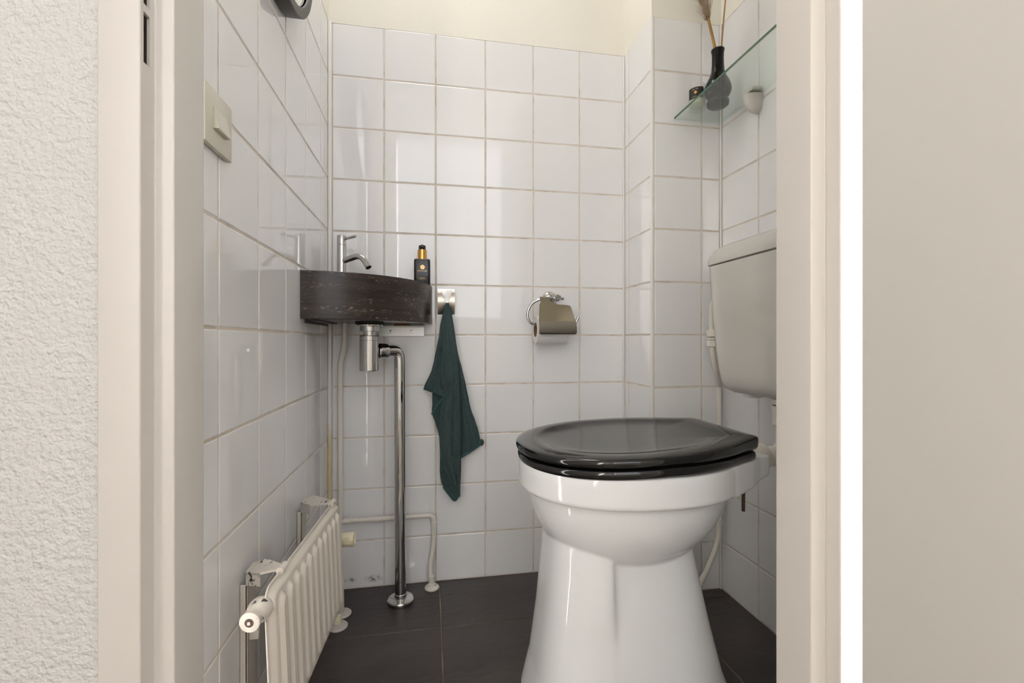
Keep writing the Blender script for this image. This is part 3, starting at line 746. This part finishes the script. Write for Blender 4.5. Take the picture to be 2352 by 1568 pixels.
for yw, yp in ((.795, .757), (1.106, 1.042)):      # wall end and panel end of each bracket arm
    x1 = -.2275+.021*(yp-RY0)/LN-.004
    lo = [(-.284, yw-.016, .366), (-.255, yp+(yw-yp)*.35-.015, .374), (x1, yp-.008, .3805), (x1, yp+.009, .3805), (-.262, yw+.008, .374), (-.284, yw+.014, .366)]
    cbm = loft(bmesh.new(), [[(x, y, z) for x, y, z in lo], [(x, y, z+.0035) for x, y, z in lo]])
    q0, q1 = lo[0], lo[1]
    loft(cbm, [[(q0[0], q0[1], q0[2]-.018), (q1[0], q1[1], q1[2]-.018), (q1[0], q1[1]+.0025, q1[2]-.018), (q0[0], q0[1]+.0025, q0[2]-.018)], [(q0[0], q0[1], q0[2]+.0015), (q1[0], q1[1], q1[2]+.0015), (q1[0], q1[1]+.0025, q1[2]+.0015), (q0[0], q0[1]+.0025, q0[2]+.0015)]])
    obj('bracket', cbm, 'chipped_paint', rad, smooth=20)
    obj('clip', ntube([rad_pt(yp-.011-RY0, HT+.0015, .0), rad_pt(yp+.011-RY0, HT+.0015, .0)], .0055, 14), 'radiator_paint', rad)
    ch = bmesh.new(); box(ch, XL+.0005, -.2815, yw-.016, yw-.013, .09, .3485, bev=.001, seg=1); box(ch, XL+.0005, -.2815, yw+.013, yw+.016, .09, .3485, bev=.001, seg=1); box(ch, -.284, -.2815, yw-.016, yw+.016, .09, .3485)
    wc_ = obj('wall_channel', ch, 'radiator_paint', rad)
    obj('channel_hook', nbox(-.2815, -.267, yw-.010, yw-.003, .258, .274, bev=.002), 'radiator_paint', wc_)
# lockshield valve on the near end
vx, vz = -.2375, .3545
vl = obj('lockshield_valve', nlathe([(.0, -.001), (.012, -.001), (.0135, 0), (.0135, .004), (.0125, .007), (.012, .012), (.0128, .015), (.0150, .020), (.0165, .028), (.0155, .036), (.011, .042), (0, .043)], (vx, .664, vz), axis=(.12, .99, 0.03), seg=36), 'chipped_paint', rad)
obj('valve_socket', nlathe([(.0, 0), (.006, 0), (.006, .0012), (0, .0012)], (vx, .6628, vz), axis=(.12, .99, 0.03), seg=24, ), 'rusty', vl)
obj('valve_spindle', nbox(vx-.0018, vx+.0018, .6612, .664, vz-.0018, vz+.0018), 'frame_paint', vl, smooth=0)
obj('valve_tail', ntube([(vx+.004, .69, vz+.001), (vx+.012, .705, vz)], .011, 20), 'radiator_paint', rad)
# thermostatic knob on the far end
kb = bmesh.new(); seg = 40
rings = []
for r, h in ((.006, -.030), (.010, -.028), (.0125, -.012), (.0135, -.004), (.0155, 0), (.0160, .024), (.0155, .027), (.0120, .0275), (.0115, .0255), (.0, .0255)):
    a_, u_, w_ = frame_from((1, -.08, 0)); c_ = Vector((-.199, 1.105, .2745)); r = max(r, 1e-5)
    rings.append([c_+a_*h+(u_*math.cos(2*PI*i/seg)+w_*math.sin(2*PI*i/seg))*r*(1-.05*(i % 4 == 0)*(0 <= h <= .025)) for i in range(seg)])
loft(kb, rings); obj('thermostat_knob', kb, 'knob_ivory', rad, smooth=50)
obj('valve_pipe', ntube(fillet([(-.222, 1.07, .2745), (-.222, 1.105, .2745), (-.226, 1.13, .2), (-.232, 1.232, .12), (-.232, 1.232, .004)], .03, 8), .0075, 14), 'radiator_paint', rad)
obj('return_pipe', ntube(fillet([(-.24, 1.06, .19), (-.245, 1.10, .19), (-.236, 1.287, .12), (-.2335, 1.287, .004)], .03, 8), .0075, 14), 'radiator_paint', rad)
for yy in (1.232, 1.287):
    obj('floor_rosette', nlathe([(.0235, 0), (.0245, .003), (.022, .006), (.012, .008), (.008, .009)], (-.2325, yy, 0), seg=32), 'frame_paint', rad)
obj('air_vent_plug', nbox(-.222, -.196, 1.070, 1.084, .1, .118, bev=.004), 'knob_ivory', rad)

# ------------------------------------------------------------------ light switch
sw = thing('light_switch', (XL, .69, .99), 'ivory rocker light switch on the left wall beside the door frame', 'light switch')
obj('plate', nbox(XL+.0006, -.2845, .6495, .7305, .9885, 1.0665, bev=.0015, seg=2), 'switch_plastic', sw)
rk = bmesh.new()
pr = [(-.2843, 1.0435), (-.2838, 1.043), (-.2778, 1.0150), (-.2783, 1.0135), (-.2843, 1.0135)]
loft(rk, [[(x, y, z) for x, z in pr] for y in (.6715, .7095)])
obj('rocker', rk, 'switch_plastic', sw, smooth=0)

# ------------------------------------------------------------------ round mirror on the left wall
MY, MZ, MR = .927, 1.559, .184
mir = thing('round_mirror', (XL, MY, MZ-MR), 'round mirror in a thick dark grey frame on the left wall', 'mirror')
fr = [(MR-.006, XL+.001), (MR, XL+.004), (MR, -.264), (MR-.002, -.262), (MR-.018, -.262), (MR-.020, -.2625), (MR-.021, -.266)]
bm = bmesh.new(); lathe(bm, [(r, x-XL) for r, x in fr], (XL, MY, MZ), axis=(1, 0, 0), seg=96, cap0=False, cap1=False)
obj('frame', bm, 'mirror_frame', mir, smooth=40)
obj('back_disc', nlathe([(MR-.004, .001), (MR-.004, .006)], (XL, MY, MZ), axis=(1, 0, 0), seg=64), 'mirror_frame', mir)
obj('mirror_pane', nlathe([(MR-.019, .020), (MR-.019, .0245), (MR-.022, .0255), (0, .0255)], (XL, MY, MZ), axis=(1, 0, 0), seg=96), 'mirror_glass', mir)

# ------------------------------------------------------------------ glass shelf with vase and candle
ZG = 1.370; SXF = .694; SY0, SY1 = .70, YX-.001
shelf = thing('glass_shelf', (XR, .97, ZG), 'clear glass shelf with green edge on the right wall', 'shelf')
bm = bmesh.new(); box(bm, SXF+.0006, XR-.001, SY0+.0006, SY1, ZG, ZG+.006)
obj('pane', bm, 'shelf_glass', shelf, smooth=0)
eb = bmesh.new(); box(eb, SXF, SXF+.0005, SY0, SY1, ZG, ZG+.006); obj('front_edge', eb, 'glass_edge', shelf, smooth=0)
obj('end_edge', nbox(SXF, XR-.001, SY0, SY0+.0005, ZG, ZG+.006), 'glass_edge', shelf, smooth=0)
for yb_ in (1.070, .80):
    bm = bmesh.new(); rings = []
    for i in range(9):
        t = i/8*PI/2; z = ZG-.001-.045*math.sin(t); sc = max(.04, math.cos(t)**.75)
        rings.append([(XR-.0008-.042*sc*math.sin(PI*k/16)**.8, yb_-.0185*max(sc, .35)*math.cos(PI*k/16), z) for k in range(17)])
    loft(bm, rings); sbk = obj('bracket', bm, 'frame_paint', shelf, smooth=60)
    obj('bracket_pad', nbox(XR-.032, XR-.002, yb_-.013, yb_+.013, ZG-.001, ZG-.0001), 'rubber', sbk, smooth=0)
    obj('bracket_cap', nbox(XR-.03, XR-.001, yb_-.017, yb_+.017, ZG+.0062, ZG+.018, bev=.004), 'frame_paint', sbk)
VX, VY, VZ = .781, 1.149, ZG+.0062
vase = thing('bud_vase', (VX, VY, VZ), 'black glass bud vase with fluted neck on the shelf', 'vase')
bm = bmesh.new(); seg = 48; rings = []
vp = [(.0, 0), (.024, 0), (.028, .003), (.0295, .011), (.0265, .018), (.0240, .0215), (.0305, .029), (.035, .040), (.0345, .052), (.030, .066), (.0225, .080), (.0170, .096), (.0155, .115), (.0152, .135), (.0158, .147), (.0175, .153), (.0172, .156), (.0150, .156), (.0135, .150), (.0125, .10), (0, .095)]
for i, (r, h) in enumerate(vp):
    fl_ = .045*sstep(.06, .085, h)*sstep(.147, .14, h) if i < 16 else 0
    r = max(r, 1e-5)
    rings.append([(VX+r*(1-fl_*(k % 3 == 0))*math.cos(2*PI*k/seg), VY+r*(1-fl_*(k % 3 == 0))*math.sin(2*PI*k/seg), VZ+h) for k in range(seg)])
loft(bm, rings); obj('vase_body', bm, 'vase_black', vase, smooth=60)
# dried stems
def atk(px, py, y): return onY(px, py, y)
ps = thing('pampas_stem', (VX, VY, VZ+.15), 'dried pampas grass stem with feathery plume in the black vase', 'dried grass')
b0 = Vector((VX-.004, VY+.002, VZ+.100)); b1 = atk(1628.5, 50, 1.135); b2_ = b1+(b1-atk(1643.5, 115, 1.153))*2.2
obj('stem', ntube([b0, atk(1643.5, 115, 1.153), b1, b2_], [.0038, .0040, .0037, .002], 10), 'stem_straw', ps)
random.seed(11); bm = bmesh.new(); ax = (b2_-b1).normalized(); _, u_, w_ = frame_from(ax); Lp = (b2_-b1).length*1.35
for i in range(1500):
    s = random.random()**.9*Lp*.8; a_ = random.uniform(0, 2*PI); rad_ = (u_*math.cos(a_)+w_*math.sin(a_))
    base = b1-ax*.004+ax*s+rad_*.001; ln = random.uniform(.02, .05)*(.6+min(1, s/.03)*.75); spread = random.uniform(.1, .62)
    tip = base+(ax*math.cos(spread)+rad_*math.sin(spread))*ln+Vector((0, 0, -.15*ln)); mid = base.lerp(tip, .5)+rad_*ln*.06
    sd_ = ax.cross(rad_)*random.uniform(.0003, .0009)
    v = [bm.verts.new(p) for p in (base-sd_*.6, base+sd_*.6, mid+sd_, mid-sd_, tip)]
    bm.faces.new((v[0], v[1], v[2], v[3])); bm.faces.new((v[3], v[2], v[4]))
pm = obj('plume', bm, 'plume', ps, smooth=180); pm['kind'] = 'stuff'
rs = thing('reed_stem', (VX, VY, VZ+.15), 'thin bare dried reed standing upright in the black vase', 'dried grass')
obj('stem', ntube([(VX+.003, VY-.004, VZ+.10), atk(1656.5, 113, 1.142), atk(1660, 70, 1.140), atk(1666, 0, 1.136), atk(1671, -80, 1.132)], [.0021, .0022, .002, .0019, .0018], 10), 'stem_straw', rs)
CX, CYY, CZ = .740, 1.183, ZG+.0062
cj = thing('candle_jar', (CX, CYY, CZ), 'small glass candle jar with black and gold label on the shelf', 'candle')
pr = [(0, 0), (.0205, 0), (.0222, .002), (.0230, .012), (.0232, .068), (.0228, .0695), (.0215, .0695), (.0212, .066), (.0208, .0165), (.019, .013), (0, .012)]
obj('jar', nlathe(pr, (CX, CYY, CZ), seg=48), 'clear_glass', cj, smooth=50)
obj('wax', nlathe([(0, .0172), (.0203, .0172), (.0205, .02), (.0205, .056), (.019, .0565), (0, .0562)], (CX, CYY, CZ), seg=40), 'wax', cj)
def wrap(a0, a1, z0, z1, r, n=18):
    bm = bmesh.new(); rows = []
    for z in (z0, z1): rows.append([(CX+r*math.cos(a0+(a1-a0)*k/n), CYY+r*math.sin(a0+(a1-a0)*k/n), CZ+z) for k in range(n+1)])
    return loft(bm, rows, False, False, closed=False)
A = -PI/2-.75
lb = obj('label', wrap(A-.95, A+.95, .028, .058, .02335), 'label_black', cj)
gm = bmesh.new(); gv = [gm.verts.new((CX+.0236*math.cos(A+.15*math.cos(t)), CYY+.0236*math.sin(A+.15*math.cos(t)), CZ+.0435+.0042*math.sin(t))) for t in [2*PI*i/20 for i in range(20)]]
gm.faces.new(gv); obj('gold_mark', gm, 'gold', lb, smooth=0)
obj('gold_line', wrap(A-.40, A-.10, .0515, .0525, .0236, 8), 'gold_print', lb)
obj('gold_line', wrap(A+.02, A+.30, .0525, .0535, .0236, 8), 'gold_print', lb)
obj('gold_line', wrap(A-.35, A+.10, .0318, .0326, .0236, 8), 'gold_print', lb)
